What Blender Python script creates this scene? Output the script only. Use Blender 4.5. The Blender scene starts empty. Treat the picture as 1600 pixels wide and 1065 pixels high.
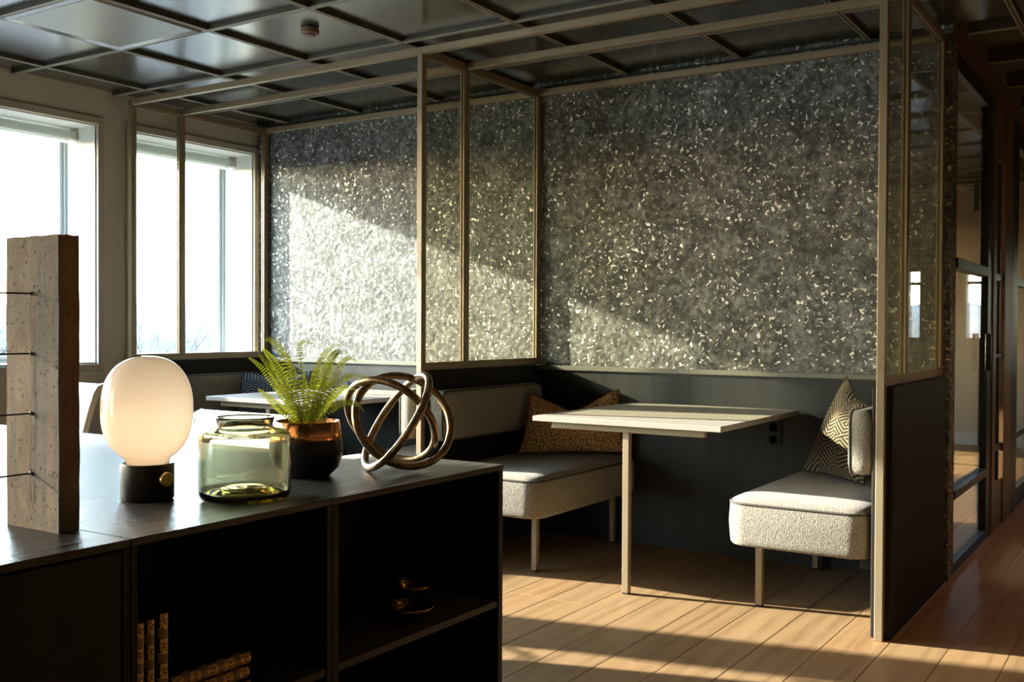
import bpy, bmesh, math, random
from mathutils import Vector, Matrix
random.seed(7)
PI = math.pi
SC = bpy.context.scene
COL = SC.collection

# ------------------------------------------------------------------ camera
YAW, PITCH, ROLL, FPX = math.radians(32.888), math.radians(0.845), math.radians(0.263), 1619.0
CAM = Vector((0, 0, 1.15))
fh = Vector((-math.sin(YAW), math.cos(YAW), 0)); rh = Vector((math.cos(YAW), math.sin(YAW), 0)); zh = Vector((0, 0, 1))
f2 = fh * math.cos(PITCH) - zh * math.sin(PITCH)
z2 = fh * math.sin(PITCH) + zh * math.cos(PITCH)
r3 = rh * math.cos(ROLL) + z2 * math.sin(ROLL)
z3 = -rh * math.sin(ROLL) + z2 * math.cos(ROLL)
cd = bpy.data.cameras.new('camera'); cam = bpy.data.objects.new('camera', cd); COL.objects.link(cam)
cd.sensor_width = 36.0; cd.lens = 36.0 * FPX / 1600.0; cd.clip_start = 0.05; cd.clip_end = 2000
m = Matrix.Identity(4)
for i in range(3):
    m[i][0] = r3[i]; m[i][1] = z3[i]; m[i][2] = -f2[i]; m[i][3] = CAM[i]
cam.matrix_world = m
SC.camera = cam

# ------------------------------------------------------------------ sky, sun, exposure
SUN_DIR = Vector((1, 0.226, -0.340)).normalized()
w = bpy.data.worlds.new('sky'); SC.world = w; w.use_nodes = True
nt = w.node_tree; nt.nodes.clear()
sky = nt.nodes.new('ShaderNodeTexSky'); sky.sky_type = 'NISHITA'; sky.sun_disc = False
sky.sun_elevation = math.asin(-SUN_DIR.z); sky.sun_rotation = math.atan2(-SUN_DIR.x, -SUN_DIR.y)
sky.dust_density = 0.4; sky.air_density = 1.0; sky.ozone_density = 1.0
bgn = nt.nodes.new('ShaderNodeBackground'); bgn.inputs['Strength'].default_value = 4.4
wo = nt.nodes.new('ShaderNodeOutputWorld')
nt.links.new(sky.outputs[0], bgn.inputs[0]); nt.links.new(bgn.outputs[0], wo.inputs[0])
sl = bpy.data.lights.new('sun', 'SUN'); sl.energy = 32.0; sl.angle = math.radians(0.9); sl.color = (1.0, 0.95, 0.86)
so = bpy.data.objects.new('sun', sl); COL.objects.link(so)
so.rotation_euler = SUN_DIR.to_track_quat('-Z', 'Y').to_euler()
SC.view_settings.view_transform = 'Standard'; SC.view_settings.look = 'None'
SC.view_settings.exposure = -0.05; SC.view_settings.gamma = 1.0; SC.view_settings.use_curve_mapping = False
cy = SC.cycles
cy.max_bounces = 12; cy.diffuse_bounces = 6; cy.glossy_bounces = 6; cy.transmission_bounces = 12; cy.transparent_max_bounces = 32
cy.caustics_reflective = False; cy.caustics_refractive = False; cy.sample_clamp_indirect = 6.0
cy.use_denoising = True; cy.use_guiding = True

# ------------------------------------------------------------------ geometry helpers
WL = {}
class G:
    """collects verts / faces; build() links them as one mesh object"""
    def __init__(s): s.v = []; s.f = []; s.uv = None
    def box(s, x0, x1, y0, y1, z0, z1):
        b = len(s.v)
        s.v += [(x, y, z) for z in (z0, z1) for y in (y0, y1) for x in (x0, x1)]
        for q in ((0,2,3,1),(4,5,7,6),(0,1,5,4),(2,6,7,3),(0,4,6,2),(1,3,7,5)): s.f.append([b+i for i in q])
        return s
    def cbox(s, x0, x1, y0, y1, z0, z1, c=0.002):
        """box with chamfered edges"""
        bm = bmesh.new()
        vs = [bm.verts.new((x, y, z)) for z in (z0, z1) for y in (y0, y1) for x in (x0, x1)]
        for q in ((0,2,3,1),(4,5,7,6),(0,1,5,4),(2,6,7,3),(0,4,6,2),(1,3,7,5)): bm.faces.new([vs[i] for i in q])
        bmesh.ops.bevel(bm, geom=bm.edges[:], offset=c, segments=1, affect='EDGES')
        return s.frombm(bm)
    def frombm(s, bm):
        b = len(s.v); bm.verts.index_update()
        s.v += [tuple(v.co) for v in bm.verts]
        s.f += [[b + v.index for v in f.verts] for f in bm.faces]
        bm.free(); return s
    def ring_loft(s, rings, cap0=True, cap1=True, close=False):
        b = len(s.v); n = len(rings[0])
        for r in rings: s.v += [tuple(p) for p in r]
        m_ = len(rings)
        for i in range(m_ if close else m_ - 1):
            a = b + i * n; c = b + ((i + 1) % m_) * n
            for j in range(n):
                k = (j + 1) % n
                s.f.append([a + j, a + k, c + k, c + j])
        if not close:
            if cap0: s.f.append([b + j for j in range(n)][::-1])
            if cap1: s.f.append([b + (m_ - 1) * n + j for j in range(n)])
        return s
    def tube(s, pts, r, n=8, closed=False):
        pts = [Vector(p) for p in pts]; m_ = len(pts); rings = []
        up = None
        for i, p in enumerate(pts):
            if closed: t = pts[(i + 1) % m_] - pts[i - 1]
            else: t = pts[min(i + 1, m_ - 1)] - pts[max(i - 1, 0)]
            t.normalize()
            if up is None:
                up = Vector((0, 0, 1)) if abs(t.z) < .9 else Vector((1, 0, 0))
            a = t.cross(up); 
            if a.length < 1e-5: a = t.cross(Vector((0, 1, 0)))
            a.normalize(); bb = a.cross(t).normalized(); up = bb
            rr = r[i] if isinstance(r, (list, tuple)) else r
            rings.append([p + (a * math.cos(2*PI*k/n) + bb * math.sin(2*PI*k/n)) * rr for k in range(n)])
        return s.ring_loft(rings, close=closed)
    def lathe(s, prof, cx, cy, n=40, z0=0.0, cap0=False, cap1=False):
        rings = [[(cx + r * math.cos(2*PI*k/n), cy + r * math.sin(2*PI*k/n), z0 + z) for k in range(n)] for r, z in prof]
        return s.ring_loft(rings, cap0=cap0, cap1=cap1)
    def prism(s, poly, a0, a1, axis):
        """extrude 2-D polygon along axis 'x' or 'y' (poly in the other horizontal axis and z)"""
        if axis == 'y': r = [[(p, a, q) for p, q in poly] for a in (a0, a1)]
        elif axis == 'x': r = [[(a, p, q) for p, q in poly] for a in (a0, a1)]
        else: r = [[(p, q, a) for p, q in poly] for a in (a0, a1)]
        return s.ring_loft(r)
    def build(s, name, mat, parent=None, smooth=False, local=False, auto=None):
        off = Vector((0, 0, 0))
        if parent is not None and not local: off = WL.get(parent.name, Vector((0, 0, 0)))
        me = bpy.data.meshes.new(name)
        me.from_pydata([(x - off.x, y - off.y, z - off.z) for x, y, z in s.v], [], s.f)
        if s.uv:
            ul = me.uv_layers.new(name='uv')
            for l in me.loops: ul.data[l.index].uv = s.uv[l.vertex_index]
        me.materials.append(mat); me.update()
        bm = bmesh.new(); bm.from_mesh(me); bmesh.ops.recalc_face_normals(bm, faces=bm.faces[:]); bm.to_mesh(me); bm.free()
        if smooth: me.polygons.foreach_set('use_smooth', [True] * len(me.polygons))
        if auto is not None:
            me.polygons.foreach_set('use_smooth', [True] * len(me.polygons)); me.set_sharp_from_angle(angle=math.radians(auto))
        o = bpy.data.objects.new(name, me); COL.objects.link(o)
        if parent is not None:
            o.parent = parent; WL[o.name] = WL.get(parent.name, Vector((0, 0, 0)))
        return o

def tag(o, label=None, cat=None, group=None, kind=None):
    if label: o['label'] = label
    if cat: o['category'] = cat
    if group: o['group'] = group
    if kind: o['kind'] = kind
    return o
def thing(name, label, cat, loc, rz=0, group=None):
    e = bpy.data.objects.new(name, None); COL.objects.link(e); e.location = loc; e.rotation_euler = (0, 0, rz); e.empty_display_size = .05
    WL[e.name] = Vector(loc); return tag(e, label, cat, group)
def struct(g, name, mat, label=None, **k):
    return tag(g.build(name, mat, **k), label=label, kind='structure')
def copy_tree(o, dloc, parent=None, label=None, group=None):
    c = o.copy(); COL.objects.link(c)
    if parent is None:
        c.location = Vector(o.location) + Vector(dloc); WL[c.name] = c.location.copy()
        if label: c['label'] = label
        if group: c['group'] = group
    else: c.parent = parent
    for ch in [x for x in COL.objects if x.parent == o]: copy_tree(ch, dloc, c)
    return c
def rrect(cx, cy, lx, ly, r, z, n=6):
    r = max(min(r, lx / 2 - 1e-4, ly / 2 - 1e-4), 1e-4); pts = []
    for qx, qy, a0 in ((1, 1, 0), (-1, 1, PI/2), (-1, -1, PI), (1, -1, 1.5*PI)):
        for k in range(n + 1):
            a = a0 + PI/2 * k / n
            pts.append((cx + qx * (lx/2 - r) + r * math.cos(a), cy + qy * (ly/2 - r) + r * math.sin(a), z))
    return pts

# ------------------------------------------------------------------ material helpers
class M:
    def __init__(s, name, base=(.5,.5,.5), rough=.5, metal=0., spec=.5):
        s.m = bpy.data.materials.new(name); s.m.use_nodes = True; s.t = s.m.node_tree
        s.p = s.t.nodes['Principled BSDF']; s.out = s.t.nodes['Material Output']
        s.set('Base Color', (*base, 1)); s.set('Roughness', rough); s.set('Metallic', metal); s.set('Specular IOR Level', spec)
    def set(s, k, v): s.p.inputs[k].default_value = v; return s
    def n(s, typ, **kw):
        nd = s.t.nodes.new('ShaderNode' + typ)
        for k, v in kw.items():
            if k in nd.inputs and not hasattr(nd, k): nd.inputs[k].default_value = v
            elif hasattr(nd, k): setattr(nd, k, v)
            else: nd.inputs[k].default_value = v
        return nd
    def l(s, a, b): s.t.links.new(a, b)
    def coord(s, kind='Object', scale=(1,1,1), rot=(0,0,0), rand=False):
        tc = s.n('TexCoord'); mp = s.n('Mapping'); mp.inputs['Scale'].default_value = scale; mp.inputs['Rotation'].default_value = rot
        s.l(tc.outputs[kind], mp.inputs['Vector'])
        if rand:
            oi = s.n('ObjectInfo'); vm = s.n('VectorMath', operation='SCALE'); vm.inputs[0].default_value = (37., 91., 53.)
            s.l(oi.outputs['Random'], vm.inputs['Scale']); s.l(vm.outputs[0], mp.inputs['Location'])
        return mp.outputs[0]
    def noise(s, vec, scale=5, detail=3, rough=.5, dist=0.):
        nd = s.n('TexNoise'); nd.inputs['Scale'].default_value = scale; nd.inputs['Detail'].default_value = detail
        nd.inputs['Roughness'].default_value = rough; nd.inputs['Distortion'].default_value = dist
        s.l(vec, nd.inputs['Vector']); return nd.outputs['Fac']
    def ramp(s, fac, stops, mode='LINEAR'):
        nd = s.n('ValToRGB'); cr = nd.color_ramp; cr.interpolation = mode
        while len(cr.elements) < len(stops): cr.elements.new(.5)
        for e, (p_, c) in zip(cr.elements, stops):
            e.position = p_; e.color = (*c, 1) if len(c) == 3 else c
        s.l(fac, nd.inputs[0]); return nd.outputs[0]
    def math(s, op, a, b=None, clamp=False):
        nd = s.n('Math', operation=op); nd.use_clamp = clamp
        for i, x in enumerate((a, b)):
            if x is None: continue
            if isinstance(x, (int, float)): nd.inputs[i].default_value = x
            else: s.l(x, nd.inputs[i])
        return nd.outputs[0]
    def mix(s, fac, a, b, blend='MIX'):
        nd = s.n('Mix', data_type='RGBA', blend_type=blend)
        for i, x in ((0, fac), (6, a), (7, b)):
            if isinstance(x, (int, float)): nd.inputs[i].default_value = x
            elif isinstance(x, tuple): nd.inputs[i].default_value = (*x, 1) if len(x) == 3 else x
            else: s.l(x, nd.inputs[i])
        return nd.outputs[2]
    def bump(s, h, strength=.3, dist=.01):
        nd = s.n('Bump'); nd.inputs['Strength'].default_value = strength; nd.inputs['Distance'].default_value = dist
        s.l(h, nd.inputs['Height']); s.l(nd.outputs[0], s.p.inputs['Normal']); return s
    def base(s, c): s.l(c, s.p.inputs['Base Color']); return s
    def rough(s, c): s.l(c, s.p.inputs['Roughness']); return s

def speckled(name, base, rough=.6, amt=.12, scale=30, bump=.05, **k):
    a = M(name, base, rough, **k); v = a.coord()
    f = a.noise(v, scale, 4, .6)
    a.base(a.ramp(f, [(.3, tuple(c * (1 - amt) for c in base)), (.7, tuple(min(1, c * (1 + amt)) for c in base))]))
    if bump: a.bump(f, bump, .004)
    return a.m
def wood(name, dark, light, rough=.5, along='y', scale=1., bump=.12, rand=True, streak=14, spec=.5):
    a = M(name, light, rough, spec=spec)
    sc = {'x': (.9, streak, streak), 'y': (streak, .9, streak), 'z': (streak, streak, .9)}[along]
    v = a.coord('Object', tuple(q * scale for q in sc), rand=rand)
    f = a.noise(v, 2.2, 6, .62, .6)
    v2 = a.coord('Object', tuple(q * scale * 5 for q in sc), rand=rand)
    g = a.noise(v2, 2.5, 3, .6)
    s_ = a.math('ADD', a.math('MULTIPLY', f, .7), a.math('MULTIPLY', g, .3))
    a.base(a.ramp(s_, [(.32, dark), (.66, light)])); a.bump(g, bump, .002)
    return a.m
def boucle(name, c0, c1, rough=.95, scale=1.0):
    a = M(name, c1, rough, spec=.2); v = a.coord()
    f = a.noise(v, 170 * scale, 3, .6, .8)
    vo = a.n('TexVoronoi'); vo.inputs['Scale'].default_value = 210 * scale; a.l(v, vo.inputs['Vector'])
    h = a.math('ADD', f, a.math('MULTIPLY', vo.outputs['Distance'], -.6))
    a.base(a.ramp(f, [(.33, c0), (.62, c1)])); a.bump(h, .55, .004)
    a.set('Sheen Weight', .15); return a.m

# ------------------------------------------------------------------ materials
mat_post = speckled('champagne_powder_coat', (.29, .222, .132), .42, .05, 60, 0, metal=.25)
mat_panel = wood('dark_stained_oak', (.010, .008, .006), (.022, .017, .012), .65, 'z', 1.0, .2, spec=.2)
mat_panel_edge = mat_panel
mat_wains = wood('charcoal_wainscot', (.018, .0175, .015), (.034, .034, .030), .45, 'z', .5, .05, rand=False, spec=.3)
mat_ledge = speckled('olive_ledge', (.15, .14, .105), .5, .05, 40, 0)
mat_paint = speckled('greige_wall_paint', (.66, .61, .51), .85, .04, 40, .03)
mat_white = speckled('warm_white_lacquer', (.72, .70, .63), .5, .02, 20, 0)
mat_casing = speckled('beige_casing_paint', (.52, .46, .36), .55, .02, 20, 0)
mat_frame = speckled('pale_grey_window_frame', (.55, .60, .62), .4, .02, 20, 0)
def mk_blind(name, open_weave):
    a = M(name, (.72, .69, .58), .9); f = a.noise(a.coord(), 200, 2)
    a.base(a.ramp(f, [(.3, (.68, .65, .55)), (.7, (.74, .71, .60))]))
    tl = a.n('BsdfTranslucent'); tl.inputs[0].default_value = (.70, .73, .74, 1); mx = a.n('MixShader'); mx.inputs[0].default_value = .72
    a.l(a.p.outputs[0], mx.inputs[1]); a.l(tl.outputs[0], mx.inputs[2])
    tr = a.n('BsdfTransparent'); m2 = a.n('MixShader'); m2.inputs[0].default_value = open_weave
    a.l(mx.outputs[0], m2.inputs[1]); a.l(tr.outputs[0], m2.inputs[2]); a.l(m2.outputs[0], a.out.inputs[0]); return a.m
mat_blind = mk_blind('cream_blind_fabric', 0.0); mat_sheer = mk_blind('added_sheer_fabric', .30)  # sheer is part open so filtered sun reaches the slab
mat_black = speckled('black_steel', (.012, .012, .012), .45, .1, 50, 0, metal=.2)
mat_cab = wood('black_stained_cabinet', (.005, .0042, .0035), (.010, .0085, .007), .6, 'z', 1.0, .05)
mat_shelf = wood('umber_shelf_edge', (.05, .042, .032), (.075, .064, .05), .6, 'y', 1.0, .05)
mat_oakdark = wood('brown_oak_jamb', (.10, .052, .022), (.20, .11, .05), .5, 'z', 1.0, .1)
mat_beige = speckled('beige_plaster', (.62, .50, .36), .85, .04, 15, .02)
mat_darkwall = speckled('umber_wall_paint', (.10, .075, .05), .8, .05, 15, .02)
mat_boucle = boucle('oatmeal_boucle', (.16, .14, .107), (.32, .286, .226))
mat_piping = speckled('olive_piping', (.055, .048, .032), .8, .1, 200, 0)
mat_table = wood('whitewashed_oak', (.29, .255, .205), (.39, .35, .29), .38, 'x', 1.0, .05)
mat_leather = speckled('white_leather', (.80, .77, .71), .5, .03, 60, .05)
mat_alu = M('brushed_aluminium', (.45, .40, .33), .35, 1.0).m
mat_copper = M('polished_copper', (.93, .42, .17), .12, 1.0).m
mat_potblack = speckled('black_glazed_ceramic', (.012, .010, .009), .32, .1, 30, 0)
mat_soil = speckled('dark_soil', (.03, .02, .012), .95, .5, 90, .6)
mat_brass = M('brushed_brass', (.72, .48, .16), .3, 1.0).m
mat_plastic = speckled('black_plastic', (.007, .007, .007), .55, .05, 30, 0)
mat_smoke = speckled('brown_detector_plastic', (.16, .10, .06), .5, .05, 30, 0)
mat_rubber = speckled('black_rubber', (.02, .02, .02), .8, .05, 30, 0)

# wallpaper: mottled charcoal with torn metallic flakes
def mk_wallpaper():
    a = M('flaked_wallpaper', (.1, .1, .09), .7); v = a.coord()
    f1 = a.noise(v, 8, 5, .7, .6); f2_ = a.noise(v, 30, 4, .7, .5)
    b = a.math('ADD', a.math('MULTIPLY', f1, .45), a.math('MULTIPLY', f2_, .55))
    base = a.ramp(b, [(.40, (.040, .038, .032)), (.425, (.066, .063, .055)), (.475, (.075, .072, .063)), (.49, (.122, .119, .108)), (.535, (.135, .133, .122)), (.55, (.205, .204, .192)), (.60, (.225, .224, .212)), (.62, (.30, .30, .288))])
    n1 = a.n('TexNoise'); n1.inputs['Scale'].default_value = 50; n1.inputs['Detail'].default_value = 1.2; n1.inputs['Distortion'].default_value = .7
    n1.inputs['Roughness'].default_value = .45; a.l(v, n1.inputs['Vector'])
    dens = a.noise(v, 3.0, 3, .6)
    th = a.math('ADD', n1.outputs['Fac'], a.math('MULTIPLY', a.math('SUBTRACT', dens, .5), .24))
    mask = a.ramp(th, [(.655, (0, 0, 0)), (.668, (1, 1, 1))])
    tint = a.ramp(a.noise(v, 25, 1), [(.4, (.82, .82, .78)), (.62, (.92, .84, .72))])
    a.base(a.mix(mask, base, tint))
    a.l(a.math('MULTIPLY', mask, .35), a.p.inputs['Metallic'])
    a.rough(a.math('SUBTRACT', .74, a.math('MULTIPLY', mask, .40)))
    h = a.math('ADD', a.math('MULTIPLY', f2_, .4), a.math('MULTIPLY', mask, .5))
    wob = a.noise(v, 30, 1)
    a.bump(a.math('ADD', h, a.math('MULTIPLY', wob, 1.2)), .5, .006)
    return a.m
mat_wallpaper = mk_wallpaper()

def mk_oak_floor():
    a = M('oak_plank', (.5, .3, .15), .42); oi = a.n('ObjectInfo')
    v = a.coord('Object', (9., .55, 9.), rand=True)
    f = a.noise(v, 2.0, 5, .6, 1.6)
    wv = a.n('TexWave', wave_type='RINGS', rings_direction='Y'); wv.inputs['Scale'].default_value = 1.6; wv.inputs['Distortion'].default_value = 7.0
    wv.inputs['Detail'].default_value = 3; wv.inputs['Detail Scale'].default_value = 1.2
    v3 = a.coord('Object', (4.5, .32, 4.5), rand=True); a.l(v3, wv.inputs['Vector'])
    fine = a.noise(a.coord('Object', (160, 6, 160), rand=True), 2.0, 3, .6)
    s_ = a.math('ADD', a.math('MULTIPLY', f, .50), a.math('ADD', a.math('MULTIPLY', wv.outputs['Fac'], .16), a.math('MULTIPLY', fine, .27)))
    c = a.ramp(s_, [(.28, (.20, .120, .053)), (.43, (.275, .174, .084)), (.75, (.335, .218, .110))])
    tint = a.ramp(oi.outputs['Random'], [(0, (.86, .84, .80)), (.5, (1, 1, 1)), (1, (1.0, .93, .84))])
    a.base(a.mix(1.0, c, tint, 'MULTIPLY')); a.bump(fine, .12, .002)
    a.rough(a.ramp(fine, [(.3, (.36, .36, .36)), (.7, (.5, .5, .5))]))
    return a.m
mat_floor = mk_oak_floor()
mat_gap = speckled('dark_joint', (.05, .03, .015), .9, .05, 30, 0)

def mk_tile():
    a = M('olive_metal_tile', (.030, .028, .021), .22, 0.); a.set('IOR', 2.5); f = a.noise(a.coord('Object', rand=True), 3, 2)
    a.base(a.ramp(f, [(.3, (.028, .026, .0195)), (.7, (.033, .031, .0235))])); return a.m
mat_tile = mk_tile()
mat_grid = M('shaded_olive_bar', (.055, .047, .034), .5, .1).m  # bar painted dark to carry the shade on its sides
mat_lip = M('bounce_lit_lip', (.30, .275, .22), .4, .2).m  # lips painted paler to stand for bounce light from below
def mk_perf():
    a = M('perforated_vent_tile', (.3, .29, .25), .38, .4); v = a.coord('Object', (110, 110, 0))
    vo = a.n('TexVoronoi'); vo.inputs['Scale'].default_value = 1.0; vo.inputs['Randomness'].default_value = 0.; a.l(v, vo.inputs['Vector'])
    a.base(a.ramp(vo.outputs['Distance'], [(.26, (.03, .03, .025)), (.32, (.30, .29, .25))])); return a.m
mat_perf = mk_perf()

def thin_glass(name, tint, refl=.5, rough=0.0):
    a = M(name); t = a.t; t.nodes.remove(a.p)
    tr = a.n('BsdfTransparent'); tr.inputs[0].default_value = (*tint, 1)
    gl = a.n('BsdfGlossy'); gl.inputs['Roughness'].default_value = rough; gl.inputs[0].default_value = (1, 1, 1, 1)
    lw = a.n('LayerWeight'); lw.inputs[0].default_value = .5
    fr = a.math('ADD', .04, a.math('MULTIPLY', a.math('POWER', lw.outputs['Facing'], 5.), .96))   # Schlick, the same from both sides
    mx = a.n('MixShader'); a.l(a.math('MULTIPLY', fr, refl), mx.inputs[0]); a.l(tr.outputs[0], mx.inputs[1]); a.l(gl.outputs[0], mx.inputs[2])
    a.l(mx.outputs[0], a.out.inputs[0]); return a.m
mat_wglass = thin_glass('clear_window_glass', (.97, .985, .98))
mat_bronze = thin_glass('bronze_tinted_glass', (.875, .85, .745), .9)
mat_dglass = thin_glass('door_glass', (.90, .87, .80), .9)

def mk_jar():
    a = M('olive_bottle_glass', (.95, .93, .78), .02); a.set('Transmission Weight', 1.0); a.set('IOR', 1.45)
    vol = a.n('VolumeAbsorption'); vol.inputs[0].default_value = (.62, .57, .22, 1); vol.inputs[1].default_value = 75.
    a.l(vol.outputs[0], a.out.inputs['Volume']); return a.m
mat_jar = mk_jar()
def mk_globe():
    a = M('opal_glass_globe'); a.t.nodes.remove(a.p)
    df = a.n('BsdfDiffuse'); df.inputs[0].default_value = (.80, .74, .66, 1); tl = a.n('BsdfTranslucent'); tl.inputs[0].default_value = (.97, .95, .92, 1)
    mx = a.n('MixShader'); mx.inputs[0].default_value = .6; a.l(df.outputs[0], mx.inputs[1]); a.l(tl.outputs[0], mx.inputs[2])
    gl = a.n('BsdfGlossy'); gl.inputs['Roughness'].default_value = .04; fr = a.n('Fresnel'); fr.inputs[0].default_value = 1.5
    m2 = a.n('MixShader'); a.l(fr.outputs[0], m2.inputs[0]); a.l(mx.outputs[0], m2.inputs[1]); a.l(gl.outputs[0], m2.inputs[2]); a.l(m2.outputs[0], a.out.inputs[0]); return a.m
mat_globe = mk_globe()
def mk_bronze():
    a = M('aged_bronze', (.30, .19, .09), .30, .9); v = a.coord(); f = a.noise(v, 40, 4)
    a.base(a.ramp(f, [(.3, (.30, .17, .075)), (.7, (.62, .45, .25))])); a.bump(f, .15, .002); return a.m
mat_knot = mk_bronze()
def mk_slate():
    a = M('slate_oak_top', (.05, .047, .043), .3); v = a.coord('Object', (40, 2.2, 40)); f = a.noise(v, 2.0, 6, .65, .4)
    g = a.noise(a.coord('Object', (12, 12, 12)), 6, 4)
    a.base(a.ramp(f, [(.3, (.026, .022, .019)), (.7, (.075, .068, .060))])); a.bump(a.math('ADD', f, g), .35, .003)
    a.rough(a.ramp(f, [(.3, (.25, .25, .25)), (.7, (.38, .38, .38))])); return a.m
mat_slate = mk_slate()
def mk_desk():
    a = M('grey_linoleum_desk', (.12, .13, .13), .4); v = a.coord(); f = a.noise(v, 90, 4)
    a.base(a.ramp(f, [(.35, (.085, .086, .078)), (.65, (.112, .112, .102))])); return a.m
mat_desk = mk_desk()
def mk_stone():
    a = M('weathered_terracotta', (.36, .25, .16), .92, spec=.2); v = a.coord('Object', (1, 1, .5)); f = a.noise(v, 16, 6, .65, .5)
    st = a.noise(a.coord('Object', (30, 30, 1.2)), 1.2, 4); pit = a.noise(a.coord(), 130, 3, .55, .5)
    pm = a.ramp(pit, [(.30, (0, 0, 0)), (.37, (1, 1, 1))])
    c = a.ramp(f, [(.3, (.36, .245, .155)), (.5, (.50, .355, .235)), (.7, (.60, .455, .315))])
    c = a.mix(a.ramp(st, [(.52, (0, 0, 0)), (.64, (.6, .6, .6))]), c, (.34, .32, .28))
    a.base(a.mix(pm, (.25, .17, .11), c)); a.bump(a.math('ADD', pm, a.math('MULTIPLY', f, .8)), .8, .004); return a.m
mat_stone = mk_stone()
def mk_spine():
    """gilt book spine: ornament panels between dark raised bands, along local Z"""
    a = M('gilt_book_spine', (.5, .3, .1), .4); tc = a.n('TexCoord'); sp = a.n('SeparateXYZ'); a.l(tc.outputs['UV'], sp.inputs[0])
    t = a.math('FRACT', a.math('MULTIPLY', sp.outputs['Y'], 4.6)); x = sp.outputs['X']
    pan = a.math('LESS_THAN', t, .60)
    d1 = a.math('ABSOLUTE', a.math('SUBTRACT', t, .30)); dx = a.math('ABSOLUTE', a.math('SUBTRACT', x, .5))
    rr = a.math('SQRT', a.math('ADD', a.math('POWER', a.math('MULTIPLY', d1, 1.75), 2.), a.math('POWER', dx, 2.)))
    ring = a.math('LESS_THAN', a.math('ABSOLUTE', a.math('SUBTRACT', rr, .16)), .035)
    vo = a.noise(a.coord('UV', (14, 64, 1)), 1., 2, .5, 1.5)
    fil = a.math('GREATER_THAN', vo, .45)
    gp = a.math('MULTIPLY', a.math('MULTIPLY', pan, fil), a.math('SUBTRACT', 1., ring))
    inx = a.math('LESS_THAN', dx, .40); gp = a.math('MULTIPLY', gp, inx)
    st = a.math('MULTIPLY', a.math('GREATER_THAN', t, .60), a.math('GREATER_THAN', a.math('SINE', a.math('MULTIPLY', t, 78.)), .45))
    msk = a.math('MAXIMUM', gp, st)
    a.base(a.mix(msk, (.012, .010, .02), (1.0, .66, .24))); a.l(a.math('MULTIPLY', msk, .45), a.p.inputs['Metallic']); return a.m
mat_spine = mk_spine()
mat_cover = speckled('navy_leather_cover', (.012, .012, .022), .5, .1, 60, .1)
mat_pages = speckled('aged_page_block', (.16, .10, .07), .9, .2, 200, .1)
def mk_chevron(name, c0, c1, scale=1.):
    a = M(name, c0, .85, spec=.2); v = a.coord('UV', (5.6 * scale, 5.6 * scale, 1))
    vo = a.n('TexVoronoi'); vo.inputs['Scale'].default_value = 1.; vo.inputs['Randomness'].default_value = .55; vo.voronoi_dimensions = '2D'; a.l(v, vo.inputs['Vector'])
    sp = a.n('SeparateColor'); a.l(vo.outputs['Color'], sp.inputs[0])
    ang = a.math('MULTIPLY', a.math('FLOOR', a.math('MULTIPLY', sp.outputs[0], 2.999)), PI / 3)
    xyz = a.n('SeparateXYZ'); a.l(v, xyz.inputs[0])
    pr = a.math('ADD', a.math('MULTIPLY', xyz.outputs['X'], a.math('COSINE', ang)), a.math('MULTIPLY', xyz.outputs['Y'], a.math('SINE', ang)))
    s_ = a.math('SINE', a.math('MULTIPLY', pr, 26.))
    msk = a.ramp(s_, [(.42, (0, 0, 0)), (.58, (1, 1, 1))])
    nz = a.noise(a.coord('UV', (200, 200, 1)), 1., 2)
    a.base(a.mix(a.math('MULTIPLY', nz, .25), a.mix(msk, c0, c1), (.2, .17, .12))); a.bump(a.math('ADD', s_, nz), .5, .003); return a.m
mat_chev = mk_chevron('black_gold_geometric_velvet', (.020, .016, .012), (.36, .28, .175))
mat_chevb = mk_chevron('navy_geometric_velvet', (.022, .030, .045), (.24, .28, .30))
def mk_tweed():
    a = M('rust_tweed', (.3, .18, .08), .9, spec=.2)
    v = a.coord('UV', (46, 28, 1)); vo = a.n('TexVoronoi'); vo.voronoi_dimensions = '2D'; vo.inputs['Scale'].default_value = 1.; vo.inputs['Randomness'].default_value = .8; a.l(v, vo.inputs['Vector'])
    a.base(a.ramp(vo.outputs['Distance'], [(.2, (.85, .50, .21)), (.62, (.20, .105, .045))])); a.bump(vo.outputs['Distance'], .5, .003); return a.m
mat_tweed = mk_tweed()
def mk_leaf():
    a = M('fern_green', (.2, .3, .03), .5); oi = a.n('ObjectInfo'); f = a.noise(a.coord(), 60, 2)
    c = a.ramp(oi.outputs['Random'], [(0, (.12, .15, .010)), (.5, (.22, .25, .016)), (1, (.33, .34, .025))])
    a.base(a.mix(a.math('MULTIPLY', f, .5), c, (.10, .16, .02)))
    tl = a.n('BsdfTranslucent'); tl.inputs[0].default_value = (.42, .42, .03, 1)
    mx = a.n('MixShader'); mx.inputs[0].default_value = .45; a.l(a.p.outputs[0], mx.inputs[1]); a.l(tl.outputs[0], mx.inputs[2]); a.l(mx.outputs[0], a.out.inputs[0])
    return a.m
mat_leaf = mk_leaf()
mat_bark = speckled('pale_bark', (.075, .068, .06), .9, .2, 5, 0)
mat_ground = speckled('winter_ground', (.10, .095, .085), .95, .2, .3, 0)
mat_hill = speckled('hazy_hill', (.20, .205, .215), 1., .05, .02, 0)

# ------------------------------------------------------------------ dimensions (metres; X along the feature wall, Y into the room)
XL, XP, XR = -5.208, -3.054, -0.9225         # the three glass partitions
YF, YM, YW = 3.920, 4.277, 4.980             # their front, middle and rear posts
WALL = 5.0; XWIN = -5.305; ZT = 2.437; ZG = 2.487; TILE = .627
DXB = XL - XP                                # booth to booth
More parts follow.
